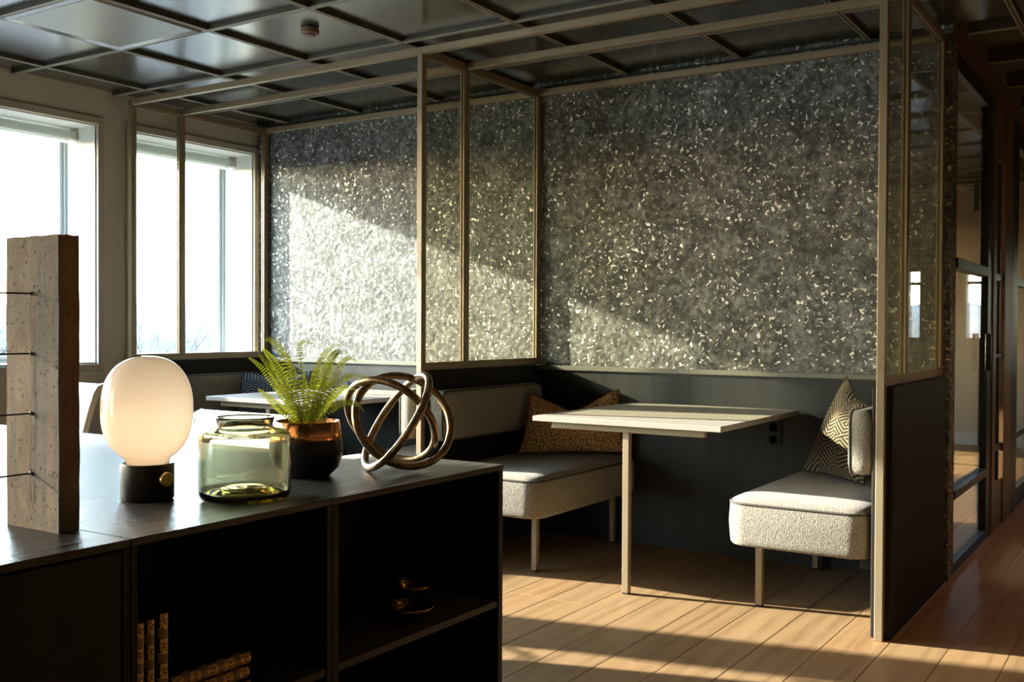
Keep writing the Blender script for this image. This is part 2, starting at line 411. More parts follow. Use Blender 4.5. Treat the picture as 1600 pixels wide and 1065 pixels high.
# ------------------------------------------------------------------ floor
flo = struct(G().box(-5.75, 3.2, -3.6, 11.4, -.06, -.012), 'floor', mat_gap, 'oak plank floor of the lounge and corridor')
PW = .193
pm = {}
def plank_mesh(ly):
    k = round(ly, 3)
    if k not in pm:
        g = G(); c = .0018; x1, y1 = PW - .001, ly - .001
        g.ring_loft([[(0, 0, -.012), (x1, 0, -.012), (x1, y1, -.012), (0, y1, -.012)], [(0, 0, -c), (x1, 0, -c), (x1, y1, -c), (0, y1, -c)],
                     [(c, c, 0), (x1 - c, c, 0), (x1 - c, y1 - c, 0), (c, y1 - c, 0)]], cap0=False)
        o = g.build('plank', mat_floor, flo); pm[k] = o.data; bpy.data.objects.remove(o)
    return pm[k]
nplank = 0; rest = G()
ix0 = int(math.floor((-5.3 + .881) / PW)); ix1 = int(math.ceil((3.0 + .881) / PW))
for i in range(ix0, ix1 + 1):
    x = -.881 + i * PW
    random.seed(100 + i)
    y = -3.5 + random.choice((0, .55, 1.1, 1.65)) - 1.0
    while y < 11.2:
        y2 = y + 2.2
        a, b = max(y, -3.5), min(y2, 11.3)
        vis = b > 1.6 and a < 9.0 and -5.3 < x < .2 and not (x < -3.0 and b < 2.0)
        if vis and b - a > .15:
            o = bpy.data.objects.new('plank', plank_mesh(b - a)); COL.objects.link(o); o.parent = flo; o.location = (x, a, 0)
        elif b - a > .02: rest.box(x, x + PW - .001, a, b - .001, -.012, 0)
        y = y2
ro = rest.build('plank_field', mat_floor, flo); ro['kind'] = 'stuff'

# ------------------------------------------------------------------ window wall
ZS, ZH = .916, 2.305
WINS = [(3.99, 4.96, ZS, ZH), (2.62, 3.751, ZS, ZH), (1.28, 2.385, ZS, ZH), (-1.05, 1.0, .12, 2.475), (-3.30, -1.25, .12, 2.475), (5.5, 7.2, ZS, ZH), (7.5, 9.2, ZS, ZH)]  # the two tall windows are unseen, added to light the terracotta slab
g = G(); prev = -3.6
for a, b, z0, z1 in sorted(WINS):
    g.box(XWIN - .40, XWIN, prev, a, 0, 2.62).box(XWIN - .40, XWIN, a, b, 0, z0).box(XWIN - .40, XWIN, a, b, z1, 2.62); prev = b
g.box(XWIN - .40, XWIN, prev, 11.4, 0, 2.62)
struct(g, 'wall_left', mat_paint, 'greige painted wall with the row of windows')
for i, (a, b, ZS, ZH) in enumerate(WINS):
    down = i in (3, 4)
    e = bpy.data.objects.new('window_%d' % (i + 1), None); COL.objects.link(e); e.location = (XWIN, (a + b) / 2, ZS); e['kind'] = 'structure'
    WL[e.name] = Vector(e.location)
    cw, cx0, cx1 = .042, XWIN - .004, XWIN + .018
    for nm, bx in (('casing', (a - cw, a, ZS - cw, ZH + cw)), ('casing', (b, min(b + cw, 4.999 if b < 4.99 else 99), ZS - cw, ZH + cw)), ('casing', (a, b, ZH, ZH + cw)), ('casing', (a, b, ZS - cw, ZS))):
        G().cbox(cx0, cx1, bx[0], bx[1], bx[2], bx[3], .002).build(nm, mat_casing, e)
    rx0, rx1 = XWIN - .30, XWIN - .004
    for bx in ((a, a + .008, ZS, ZH), (b - .008, b, ZS, ZH), (a + .008, b - .008, ZH - .008, ZH), (a + .008, b - .008, ZS, ZS + .012)):
        G().box(rx0, rx1, *bx).build('reveal_board', mat_white, e)
    def ringbox(x0, x1, i0, i1):
        g = G(); A, B, C, D = a + i0, b - i0, ZS + i0, ZH - i0; t = i1 - i0
        g.cbox(x0, x1, A, A + t, C, D, .003).cbox(x0, x1, B - t, B, C, D, .003).cbox(x0, x1, A + t, B - t, C, C + t, .003).cbox(x0, x1, A + t, B - t, D - t, D, .003); return g
    ringbox(XWIN - .345, XWIN - .27, .004, .024).build('frame', mat_frame, e)
    ringbox(XWIN - .33, XWIN - .285, .024, .046).build('sash', mat_frame, e)
    G().box(XWIN - .312, XWIN - .306, a + .04, b - .04, ZS + .04, ZH - .04).build('glass_pane', mat_wglass, e)
    if i < 5:
        lab = {0: 'rolled-up cream blind in the window beside the wallpapered wall', 1: 'rolled-up cream blind in the window behind the terracotta slab',
               2: 'rolled-up cream blind in the window next along the desk', 3: 'unseen sheer blind added to filter sun in the tall window behind the desk end', 4: 'unseen sheer blind added to filter sun in the farthest tall window'}[i]
        bl = thing('roller_blind', lab, 'blind', (XWIN - .2, (a + b) / 2, ZH - .06), group='roller blinds in the window row')
        zc = ZH - (.03 if down else .045)
        G().tube([(XWIN - .19, a + .02, zc), (XWIN - .19, b - .02, zc)], .024, 16).build('fabric_roll', mat_blind, bl, auto=40)
        for yy in (a + .008, b - .02):
            G().cbox(XWIN - .222, XWIN - .158, yy, yy + .012, zc - .03, ZH - .008, .003).build('bracket', mat_casing, bl)
        zb = ZS + .05 if down else 2.222
        G().box(XWIN - .2155, XWIN - .2135, a + .03, b - .03, zb, zc).build('fabric', mat_sheer if down else mat_blind, bl)
        G().cbox(XWIN - .222, XWIN - .206, a + .03, b - .03, zb - .012, zb + .008, .003).build('bottom_bar', mat_blind, bl)
        G().tube([(XWIN - .16, b - .03, zc), (XWIN - .165, b - .028, 1.9), (XWIN - .16, b - .026, 1.62)], .0015, 6).build('bead_cord', mat_white, bl)

# ------------------------------------------------------------------ feature wall, wainscot
struct(G().box(XWIN, -.88, WALL, 5.123, 0, 2.62), 'wall_back', mat_wallpaper, 'wall papered in mottled charcoal with torn metallic flakes')
wn = struct(G().box(XWIN, -.962, 4.962, WALL - .0005, 0, .905), 'trim_1', mat_wains, 'charcoal wainscot panel below the flaked wallpaper')
G().cbox(XWIN, -.962, 4.952, WALL - .0005, .905, .930, .002).build('ledge', mat_ledge, wn)
struct(G().box(3.0, 3.2, -3.6, 11.4, 0, 2.62), 'wall_right', mat_darkwall, 'umber wall on the far side of the corridor')
struct(G().box(-5.75, 3.2, -3.6, -3.4, 0, 2.62), 'wall_front', mat_darkwall, 'umber wall behind the camera')
# end wall of the corridor and of the meeting room, with two slim windows
EW = 11.0
g = G(); zs = (1.05, 1.72); xs = [(-.163, -.017), (.385, .50)]
g.box(-5.75, xs[0][0], EW, EW + .2, 0, 2.62).box(xs[0][1], xs[1][0], EW, EW + .2, 0, 2.62).box(xs[1][1], 3.2, EW, EW + .2, 0, 2.62)
for a, b in xs: g.box(a, b, EW, EW + .2, 0, zs[0]).box(a, b, EW, EW + .2, zs[1], 2.62)
struct(g, 'wall_end', mat_darkwall, 'umber end wall of the corridor')
struct(G().box(-5.30, -.93, EW - .012, EW - .0005, 0, 2.56), 'trim_4', mat_beige, 'beige lining of the meeting room end wall')
for k, (a, b) in enumerate(xs):
    e = bpy.data.objects.new('window_%d' % (9 + k), None); COL.objects.link(e); e.location = (a, EW, zs[0]); e['kind'] = 'structure'; WL[e.name] = Vector(e.location)
    G().box(a, b, EW + .09, EW + .096, zs[0], zs[1]).build('glass_pane', mat_wglass, e)
    G().cbox(a, b, EW + .07, EW + .11, 1.58, 1.61, .003).build('glazing_bar', mat_black, e)

# ------------------------------------------------------------------ ceiling
cei = struct(G().box(-5.75, 3.2, -3.6, 11.4, 2.56, 2.62), 'ceiling', mat_grid, 'dark metal tile ceiling')
X0, Y0 = -5.005, 3.236 - .003
def bar_poly(c):
    h = .012
    return [(c - h, 2.56), (c - h, ZG + .004), (c + h, ZG + .004), (c + h, 2.56)]
def lip_polys(c):
    return [[(c + a, ZG + .0045), (c + a, ZG), (c + b, ZG), (c + b, ZG + .0045)] for a, b in ((-.0125, -.0045), (.0045, .0125))]
cols = [X0 + i * TILE for i in range(0, 13)]; rows = [Y0 + j * TILE for j in range(-10, 13)]
for x in cols:
    b_ = G().prism(bar_poly(x), -3.4, 4.998 if x < -.88 else 11, 'y').build('grid_bar', mat_grid, cei)
    g = G()
    for lp_ in lip_polys(x): g.prism(lp_, -3.4, 4.998 if x < -.88 else 11, 'y')
    g.build('lit_lip', mat_lip, b_)
for y in rows:
    xe = -5.30 if y < 5.0 else -.85
    g = G(); g2 = G()
    edges = [xe] + [x for x in cols if x > xe] + [2.99]
    for p_, q_ in zip(edges[:-1], edges[1:]):
        if q_ - p_ > .05:
            g.prism(bar_poly(y), p_ + .0121, q_ - .0121, 'x')
            for lp_ in lip_polys(y): g2.prism(lp_, p_ + .0126, q_ - .0126, 'x')
    b_ = g.build('grid_bar', mat_grid, cei); g2.build('lit_lip', mat_lip, b_)
# perimeter angle along feature wall
G().box(-5.30, -.88, 4.975, 4.999, ZG - .002, ZG + .003).build('perimeter_angle', mat_grid, cei)
tm = {}
def tile_mesh(lx, ly):
    k = (round(lx, 3), round(ly, 3))
    if k not in tm:
        g = G(); c = .003
        g.ring_loft([[(0, 0, .02), (lx, 0, .02), (lx, ly, .02), (0, ly, .02)], [(0, 0, c), (lx, 0, c), (lx, ly, c), (0, ly, c)], [(c, c, 0), (lx - c, c, 0), (lx - c, ly - c, 0), (c, ly - c, 0)]], cap0=False)
        o = g.build('ceiling_tile', mat_tile, cei); tm[k] = o.data; bpy.data.objects.remove(o)
    return tm[k]
ce = [-5.305] + cols + [3.0]; re_ = [-3.4] + rows + [11.0]; tr = G()
for i in range(len(ce) - 1):
    for j in range(len(re_) - 1):
        a, b, c, d = ce[i] + .0125, ce[i + 1] - .0125, re_[j] + .0125, re_[j + 1] - .0125
        if c > 5.0 and b < -.9: continue
        if a < -.9 and d > 4.99: d = 4.985
        if c > 5.0 and a < -.9: a = -.84
        if b - a < .04 or d - c < .04: continue
        if abs(a - (X0 + TILE + .0125)) < .01 and abs(c - (Y0 - TILE + .0125)) < .01:
            # perforated vent tile, bevelled frame
            v = G(); z = ZG + .012; q = .035
            v.ring_loft([[(a, c, z), (b, c, z), (b, d, z), (a, d, z)], [(a + .012, c + .012, z - .020), (b - .012, c + .012, z - .020), (b - .012, d - .012, z - .020), (a + .012, d - .012, z - .020)],
                         [(a + q, c + q, z - .012), (b - q, c + q, z - .012), (b - q, d - q, z - .012), (a + q, d - q, z - .012)]], cap0=False, cap1=False)
            vo = v.build('vent_frame', mat_tile, cei)
            G().box(a + q - .001, b - q + .001, c + q - .001, d - q + .001, z - .0125, z - .008).build('perforated_plate', mat_perf, cei); continue
        if d > 1.3 and c < 8.2 and a < .5:
            o = bpy.data.objects.new('ceiling_tile', tile_mesh(b - a, d - c)); COL.objects.link(o); o.parent = cei; o.location = (a, c, ZG + .022)
        else: tr.box(a, b, c, d, ZG + .022, ZG + .040)
t_ = tr.build('ceiling_tile_field', mat_tile, cei); t_['kind'] = 'stuff'
sd = thing('smoke_detector', 'small round brown smoke detector on the ceiling tiles', 'detector', (-3.369, 3.494, ZG + .022))
G().lathe([(.036, 0), (.042, -.006), (.042, -.026), (.036, -.032)], -3.369, 3.494, 32, ZG + .022, True, True).build('housing', mat_smoke, sd, auto=40)
G().lathe([(.028, -.032), (.028, -.037), (.020, -.041), (.001, -.041)], -3.369, 3.494, 32, ZG + .022, True, True).build('sensor_cap', mat_smoke, sd, auto=40)

# ------------------------------------------------------------------ booth partitions
P = .015
def partition(X, label, glass=None):
    t = thing('glass_partition', label, 'partition', (X, YF, 0), group='glass partitions between the booths')
    G().cbox(X - P, X + P, YF - P, YF + P, 0, ZT, .002).build('post', mat_post, t)
    G().cbox(X - P, X + P, YM - P, YM + P, .962, ZT, .002).build('post', mat_post, t)
    G().cbox(X - P, X + P, YW - P, YW + P, .962, ZT, .002).build('post', mat_post, t)
    G().cbox(X - P, X + P, YF + P, 4.996, .932, .962, .002).build('lower_rail', mat_post, t)
    G().cbox(X - P, X + P, YF + P, YW - P, ZT, ZT + .034, .002).build('top_rail', mat_post, t)
    for a, b in ((YF + P, YM - P), (YM + P, YW - P)):
        p = G().box(X - .004, X + .004, a, b, .962, ZT).build('glass_pane', glass or mat_bronze, t)
        q = .009
        g = G()
        for x0, x1 in ((X - .012, X - .004), (X + .004, X + .012)):
            g.box(x0, x1, a, a + q, .962, ZT).box(x0, x1, b - q, b, .962, ZT).box(x0, x1, a + q, b - q, .962, .962 + q).box(x0, x1, a + q, b - q, ZT - q, ZT)
        g.build('glazing_bead', mat_post, p)
    G().cbox(X - .0365, X + .0365, YF + .004 + P, 4.961, 0, .931, .003).build('base_panel', mat_panel, t)
    return t
partition(XL, 'clear glass partition in front of the window wall', mat_wglass)
partition(XP, 'bronze glass partition between the two booths')
partition(XR, 'bronze glass partition with dark base at the corridor end')
for y, lab in ((YF, 'front overhead rail running across the partition tops'), (YM, 'middle overhead rail running across the partition tops'), (YW, 'overhead rail along the top of the flaked wallpaper')):
    r = thing('overhead_rail', lab, 'rail', (XP, y, ZT), group='overhead rails')
    for a, b in ((XL + P, XP - P), (XP + P, XR - P)):
        G().cbox(a, b, y - P, y + P, ZT, ZT + .034, .002).build('rail_section', mat_post, r)
    for X in (XL, XP, XR):
        if y == YW or y == YM: continue
        G().cbox(X - P, X + P, y - P, y + P, ZT, ZT + .034, .002).build('corner_block', mat_post, r)

# ------------------------------------------------------------------ booth furniture
def loft_cushion(g, cx, cy, lx, ly, r, prof):
    g.ring_loft([rrect(cx, cy, lx - 2 * i, ly - 2 * i, r - i * .6, z) for i, z in prof]); return g
def bench(x0, x1, side, label, group):
    """side=+1: open side to +X, legs there"""
    cx, cy, lx, ly = (x0 + x1) / 2, (3.93 + 4.955) / 2, x1 - x0, 4.955 - 3.93
    t = thing('booth_bench', label, 'bench', (cx, cy, 0), group=group)
    s = loft_cushion(G(), cx, cy, lx, ly, .085, [(.025, .279), (.010, .281), (.002, .292), (0, .31), (-.004, .37), (0, .44), (.003, .447), (.006, .453), (.014, .462), (.03, .470), (.07, .476), (.14, .479), (.22, .480)]).build('seat', mat_boucle, t, auto=50)
    G().tube(rrect(cx, cy, lx - .004, ly - .004, .085, .449), .0052, 6, True).build('piping', mat_piping, s, smooth=True)
    xl = (x1 - .135) if side > 0 else (x0 + .08)
    for y in (4.13, 4.915):
        l = G().cbox(xl - .014, xl + .014, y - .014, y + .014, .006, .281, .002).build('leg', mat_post, t)
        G().box(xl - .013, xl + .013, y - .013, y + .013, 0, .006).build('foot_pad', mat_rubber, l)
    xb0, xb1 = (x0, x0 + .05) if side > 0 else (x1 - .05, x1)
    G().cbox(xb0, xb1, 4.0, 4.9, .24, .279, .003).build('wall_bracket', mat_black, t)
    return t
def backrest(X, side, label, group):
    """upholstered back on a partition; side=+1 faces +X"""
    xa = X + side * .037; th = .095
    t = thing('backrest_cushion', label, 'backrest', (xa, 4.37, .6), group=group)
    y0, y1, z0, z1 = 3.835 if side > 0 else 3.93, 4.84, .598, .838
    y0 = 3.935
    cyy, czz, ly, lz = (y0 + y1) / 2, (z0 + z1) / 2, y1 - y0, z1 - z0
    rings = []
    for ins, d in [(.012, .0), (.0, .012), (-.002, .04), (0, .07), (.004, .080), (.012, .088), (.03, .093), (.07, .096)]:
        rings.append([(xa + side * d, q[0], q[1]) for q in [(p[0], p[1]) for p in rrect(cyy, czz, ly - 2 * ins, lz - 2 * ins, .04, 0)]])
    c = G().ring_loft(rings).build('cushion', mat_boucle, t, auto=50)
    G().tube([(xa + side * .079, p[0], p[1]) for p in rrect(cyy, czz, ly - .006, lz - .006, .04, 0)], .005, 6, True).build('piping', mat_piping, c, smooth=True)
    return t
gb = 'booth benches'; gk = 'backrest cushions on the partitions'
b1 = bench(-3.010, -2.400, 1, 'oatmeal bench holding the rust cushion, left of the nearer table', gb)
b2 = bench(-1.530, -.963, -1, 'oatmeal bench in front of the dark corridor partition', gb)
copy_tree(b1, (DXB, 0, 0), label='oatmeal bench under the window side partition', group=gb)
copy_tree(b2, (DXB, 0, 0), label='oatmeal bench glimpsed behind the knot sculpture', group=gb)
k1 = backrest(XP, 1, 'oatmeal backrest behind the rust cushion', gk)
k2 = backrest(XR, -1, 'oatmeal backrest end-on beside the black and gold cushion', gk)
copy_tree(k1, (DXB, 0, 0), label='grey-shaded backrest below the window partition', group=gk)
copy_tree(k2, (DXB, 0, 0), label='sunlit backrest end behind the bronze knot', group=gk)
def booth_table(label):
    t = thing('booth_table', label, 'table', (-1.995, 4.45, 0), group='booth tables')
    G().cbox(-2.440, -1.550, 3.945, 4.951, .724, .748, .002).build('tabletop', mat_table, t)
    f = G().cbox(-2.366, -1.638, 3.985, 4.015, .694, .724, .002).build('front_beam', mat_post, t)
    G().cbox(-2.366, -1.638, 4.90, 4.93, .694, .724, .002).build('rear_beam', mat_post, t)
    G().cbox(-2.010, -1.980, 4.015, 4.90, .694, .724, .002).build('centre_beam', mat_post, t)
    l = G().cbox(-2.010, -1.980, 3.985, 4.015, .006, .694, .002).build('leg', mat_post, t)
    G().box(-2.008, -1.982, 3.987, 4.013, 0, .006).build('foot_pad', mat_rubber, l)
    return t
tb = booth_table('whitewashed oak wall table on one leg between the benches')
copy_tree(tb, (DXB, 0, 0), label='whitewashed oak wall table seen behind the fern', group='booth tables')

def pillow(name, label, corners, mat, thick=.13, dent=.0, group=None, n=18):
    BL, BR, TL, TR = [Vector(c) for c in corners]
    nrm = (BR - BL).cross(TL - BL).normalized(); up = ((TL - BL) + (TR - BR)).normalized()
    ctr = (BL + BR + TL + TR) / 4
    t = thing(name, label, 'cushion', (BL + BR) / 2, group=group)
    def surf(sg):
        pts, uv = [], []
        for j in range(n + 1):
            for i in range(n + 1):
                u, v = i / n, j / n; a, b = 2 * u - 1, 2 * v - 1
                # pinch the sides in
                uu = .5 + (u - .5) * (1 - .07 * (1 - b * b)); vv = .5 + (v - .5) * (1 - .05 * (1 - a * a) * (1 if v < .5 else .4))
                p = (BL * (1 - uu) + BR * uu) * (1 - vv) + (TL * (1 - uu) + TR * uu) * vv
                p -= up * dent * max(0, 1 - abs(a * 1.05)) ** 1.1 * v ** 1.5
                h = thick * .5 * (max(0, 1 - abs(a) ** 2.4) * max(0, 1 - abs(b) ** 2.4)) ** .55
                h += .006 * math.sin(7 * a + 3 * b) * (1 - a * a) * (1 - b * b)
                p += nrm * h * sg; pts.append(p); uv.append((u, v))
        return pts, uv
    F, uv = surf(1); B, _ = surf(-1)
    def sheet(pts):
        g = G(); g.v = [tuple(p) for p in pts]; g.uv = uv
        for j in range(n):
            for i in range(n): g.f.append([j*(n+1)+i, j*(n+1)+i+1, (j+1)*(n+1)+i+1, (j+1)*(n+1)+i])
        return g
    g = sheet(F); k = len(g.v); gb_ = sheet(B); g.v += gb_.v; g.f += [[q + k for q in f_] for f_ in gb_.f]; g.uv = uv + uv
    c = g.build('cover', mat, t, smooth=True)
    ed = [F[i] for i in range(n)] + [F[j*(n+1)+n] for j in range(n)] + [F[n*(n+1)+n-i] for i in range(n)] + [F[(n-j)*(n+1)] for j in range(n)]
    G().tube(ed, .004, 6, True).build('seam', mat, c, smooth=True)
    return t
gp = 'loose cushions in the booths'
pillow('scatter_cushion', 'rust tweed cushion slumped in the corner of the nearer booth', [(-2.88, 4.52, .492), (-2.44, 4.865, .492), (-2.865, 4.60, .79), (-2.50, 4.915, .815)], mat_tweed, .13, .11, gp)
pillow('scatter_cushion', 'black and gold geometric cushion behind the right-hand backrest', [(-1.465, 4.735, .488), (-1.115, 4.46, .488), (-1.285, 4.80, .925), (-1.105, 4.55, .80)], mat_chev, .13, .03, gp)
pillow('scatter_cushion', 'navy geometric cushion beside the window-side backrest', [(-2.88 + DXB, 4.52, .492), (-2.44 + DXB, 4.865, .492), (-2.865 + DXB, 4.60, .85), (-2.50 + DXB, 4.915, .86)], mat_chevb, .13, .05, gp)
pillow('scatter_cushion', 'dark navy cushion hidden mostly behind the fern fronds', [(-1.465 + DXB, 4.735, .488), (-1.115 + DXB, 4.46, .488), (-1.285 + DXB, 4.80, .87), (-1.115 + DXB, 4.56, .86)], mat_chevb, .13, .08, gp)

so_ = thing('wall_socket', 'black double wall socket under the nearer table', 'socket', (-1.676, 4.962, .625))
G().cbox(-1.716, -1.636, 4.952, 4.9615, .565, .69, .003).build('plate', mat_plastic, so_)
for z in (.597, .658):
    r = G().ring_loft([[(-1.676 + rr * math.cos(2*PI*k/20), yy, z + rr * math.sin(2*PI*k/20)) for k in range(20)] for rr, yy in ((.026, 4.952), (.026, 4.948), (.021, 4.948), (.020, 4.953), (.001, 4.953))]).build('outlet', mat_plastic, so_)
    for dx in (-.0095, .0095): G().tube([(-1.676 + dx, 4.954, z), (-1.676 + dx, 4.951, z)], .0025, 8).build('pin_hole', mat_rubber, r)

# ------------------------------------------------------------------ corridor glazing behind the feature wall
XG = -.905
cg = thing('glazed_door', 'black steel glazed door beside the end of the papered wall', 'door', (XG, 5.6, 0))
def bar(y0, y1, z0, z1, mat, par, nm, d=.022): return G().cbox(XG - d, XG + d, y0, y1, z0, z1, .002).build(nm, mat, par)
bar(5.124, 5.155, 0, 2.42, mat_oakdark, cg, 'stile'); bar(6.10, 6.24, .05, 2.42, mat_black, cg, 'stile')
bar(5.155, 6.10, 2.34, 2.42, mat_black, cg, 'top_rail'); bar(5.155, 6.24, 0, .05, mat_black, cg, 'bottom_rail')
bar(5.155, 6.10, 1.425, 1.475, mat_black, cg, 'middle_rail', .03); bar(5.155, 6.10, .35, .39, mat_black, cg, 'lower_rail', .028)
for z0, z1 in ((.05, .35), (.39, 1.425), (1.475, 2.34)): G().box(XG - .004, XG + .004, 5.155, 6.10, z0, z1).build('glass_pane', mat_dglass, cg)
G().cbox(XG + .022, XG + .05, 6.02, 6.05, .92, 1.12, .004).build('handle', mat_black, cg)
for z in (1.95, 2.0): pass
G().cbox(XG - .05, XG - .022, 6.05, 6.09, 1.78, 1.92, .004).build('hinge', mat_black, cg)
c2 = thing('timber_side_screen', 'narrow oak framed glass screen beyond the steel door', 'screen', (XG, 6.6, 0))
bar(6.245, 6.36, 0, 2.42, mat_oakdark, c2, 'post', .03); bar(6.68, 7.0, 0, 2.42, mat_oakdark, c2, 'post', .03)
bar(6.36, 6.68, 2.10, 2.42, mat_oakdark, c2, 'head_panel'); bar(6.36, 6.68, 0, .27, mat_oakdark, c2, 'kick_panel')
for z0, z1 in ((1.42, 1.46), (.44, .48), (.98, 1.0)): bar(6.36, 6.68, z0, z1, mat_black, c2, 'glazing_bar', .018)
bar(6.56, 6.585, .27, 2.10, mat_black, c2, 'mullion', .018)
G().box(XG - .003, XG + .003, 6.36, 6.68, .27, 2.10).build('glass_pane', mat_dglass, c2)
c3 = thing('black_side_screen', 'black framed glass screen at the dark end of the corridor', 'screen', (XG, 8, 0))
bar(7.005, 7.25, 0, 2.42, mat_black, c3, 'post', .03); bar(7.25, 10.9, 2.30, 2.42, mat_black, c3, 'top_rail'); bar(7.25, 10.9, 0, .12, mat_black, c3, 'bottom_rail')
for y in (8.1, 9.2, 10.3): bar(y, y + .08, .12, 2.30, mat_black, c3, 'post')
for z0, z1 in ((1.42, 1.47), (.44, .48)):
    for y0, y1 in ((7.25, 8.1), (8.18, 9.2), (9.28, 10.3)): bar(y0, y1, z0, z1, mat_black, c3, 'glazing_bar', .018)
G().box(XG - .003, XG + .003, 7.25, 10.9, .12, 2.30).build('glass_pane', mat_dglass, c3)
struct(G().box(XG - .02, XG + .02, 5.124, 11, 2.421, 2.56), 'trim_2', mat_oakdark, 'dark header strip over the corridor glazing')
struct(G().box(-5.3, -.93, 10.97, 10.987, 0, .12), 'baseboard_end', mat_white, 'pale baseboard of the meeting room')
struct(G().box(-5.3, -.93, 5.1235, 5.128, 0, 2.56), 'trim_3', mat_beige, 'beige lining on the back of the papered wall')

# ------------------------------------------------------------------ sideboard units
ZC = .78; XC0, XC1 = -1.918, -1.515; TP = .014
def unit(y0, y1, label, door=False, shelf=None, pw=.015):
    t = thing('sideboard_unit', label, 'cabinet', ((XC0 + XC1) / 2, (y0 + y1) / 2, 0), group='black sideboard units')
    G().cbox(XC0, XC1, y0 + .001, y1 - .001, ZC - TP, ZC, .0012).build('top_panel', mat_slate, t)
    zt = ZC - TP
    for a, b in ((y0 + .001, y0 + pw), (y1 - pw, y1 - .001)):
        G().cbox(XC0 + .001, XC1 - .001, a, b, .06, zt, .001).build('side_panel', mat_cab, t)
    G().box(XC0 + .001, XC0 + .010, y0 + pw, y1 - pw, .06, zt).build('back_panel', mat_cab, t)
    G().box(XC0 + .010, XC1 - .002, y0 + pw, y1 - pw, .06, .078).build('bottom_panel', mat_cab, t)
    G().box(XC0 + .03, XC1 - .04, y0 + .02, y1 - .02, 0, .06).build('plinth', mat_cab, t)
    if shelf: G().cbox(XC0 + .010, XC1 - .004, y0 + pw, y1 - pw, shelf - .017, shelf, .001).build('shelf', mat_shelf, t)
    if door: 
        d = G().cbox(XC1 - .020, XC1 - .002, y0 + pw + .003, y1 - pw - .003, .082, zt - .004, .0015).build('door', mat_cab, t)
    return t
unit(.36, 1.138, 'black sideboard unit with closed door under the terracotta slab', door=True)
unit(1.138, 1.642, 'open black sideboard unit with gilt books inside', shelf=.42)
unit(1.642, 2.305, 'open black sideboard unit with brass bowls on its shelf', shelf=.42, pw=.022)

# desk flush behind the sideboard
dk = thing('work_desk', 'pale grey work desk behind the black sideboard', 'desk', (-2.95, 1.3, 0))
G().cbox(-3.97, -1.924, .36, 2.187, .750, .776, .002).build('desktop', mat_desk, dk)
for x in (-3.85, -2.06):
    for y in (.5, 2.05): G().cbox(x - .025, x + .025, y - .025, y + .025, 0, .75, .002).build('leg', mat_black, dk)
G().cbox(-3.825, -2.085, .48, .52, .70, .75, .002).build('frame_rail', mat_black, dk); G().cbox(-3.825, -2.085, 2.03, 2.07, .70, .75, .002).build('frame_rail', mat_black, dk)

def office_chair(loc, rz, top, label):
    """sling chair facing local -Y, back reclined to +Y"""
    t = thing('office_chair', label, 'chair', loc, rz, group='white leather office chairs')
    dz = top - .86
    prof = [(-.42, .46), (-.36, .475), (-.2, .455), (-.05, .445), (.02, .47), (.055, .53), (.09, .64), (.125, .76), (.148, .825), (.165, .85), (.185, .858), (.203, .845), (.205, .825)]
    prof = [(y, z + dz) for y, z in prof]
    W = .235; g = G(); n = len(prof); pts = []
    # ribbed sling: subdivide and add slight ribs
    dense = []
    for i in range(n - 1):
        for k in range(4):
            f = k / 4; dense.append((prof[i][0] * (1 - f) + prof[i + 1][0] * f, prof[i][1] * (1 - f) + prof[i + 1][1] * f))
    dense.append(prof[-1]); L = 0; ring = []
    for i, (y, z) in enumerate(dense):
        if i: L += math.hypot(y - dense[i-1][0], z - dense[i-1][1])
        a = dense[max(i-1, 0)]; b = dense[min(i+1, len(dense)-1)]; tx, tz = b[0] - a[0], b[1] - a[1]; q = math.hypot(tx, tz); nx, nz = -tz / q, tx / q
        r = .010 + .004 * abs(math.sin(L * PI / .055)) ** .5
        ring.append([(-W, y + nx * r, z + nz * r), (W, y + nx * r, z + nz * r), (W, y - nx * .008, z - nz * .008), (-W, y - nx * .008, z - nz * .008)])
    G().ring_loft(ring).build('sling', mat_leather, t, local=True, auto=60)
    for sx in (-1, 1):
        x = sx * (W + .010); rr = []
        for i, (y, z) in enumerate(prof):
            a = prof[max(i-1, 0)]; b = prof[min(i+1, n-1)]; tx, tz = b[0] - a[0], b[1] - a[1]; q = math.hypot(tx, tz); nx, nz = -tz / q, tx / q
            rr.append([(x - .010, y + nx * .014, z + nz * .014), (x + .010, y + nx * .014, z + nz * .014), (x + .010, y - nx * .014, z - nz * .014), (x - .010, y - nx * .014, z - nz * .014)])
        s = G().ring_loft(rr).build('side_rail', mat_alu, t, local=True, auto=40)
        G().tube([(x - .010, .19, .838 + dz), (x + .013 * sx, .19, .838 + dz)], .016, 14).build('rail_cap', mat_black, s, local=True)
        G().tube([(x + sx * .012, -.30, .47 + dz), (x + sx * .03, -.28, .62 + dz), (x + sx * .03, -.20, .66 + dz), (x + sx * .03, -.02, .665 + dz), (x + sx * .02, .06, .62 + dz), (x + sx * .010, .082, .60 + dz)], .010, 8).build('armrest', mat_alu, t, local=True, smooth=True)
    G().tube([(0, -.16, .44 + dz), (0, -.16, .08)], [.03, .025], 14).build('column', mat_alu, t, local=True, auto=40)
    G().cbox(-W, W, -.19, -.13, .435 + dz, .45 + dz, .003).build('spreader', mat_alu, t, local=True)
    for k in range(5):
        a = 2 * PI * k / 5 + .3; p1 = Vector((math.cos(a) * .29, -.16 + math.sin(a) * .29, .065))
        l = G().tube([(0, -.16, .11), tuple(p1)], [.022, .013], 8).build('base_arm', mat_alu, t, local=True, smooth=True)
        w_ = Vector((-math.sin(a), math.cos(a), 0)) * .018; c = Vector((p1.x, p1.y, .028))
        G().tube([tuple(c - w_), tuple(c + w_)], .028, 16).build('castor', mat_black, l, local=True, auto=40)
    return t
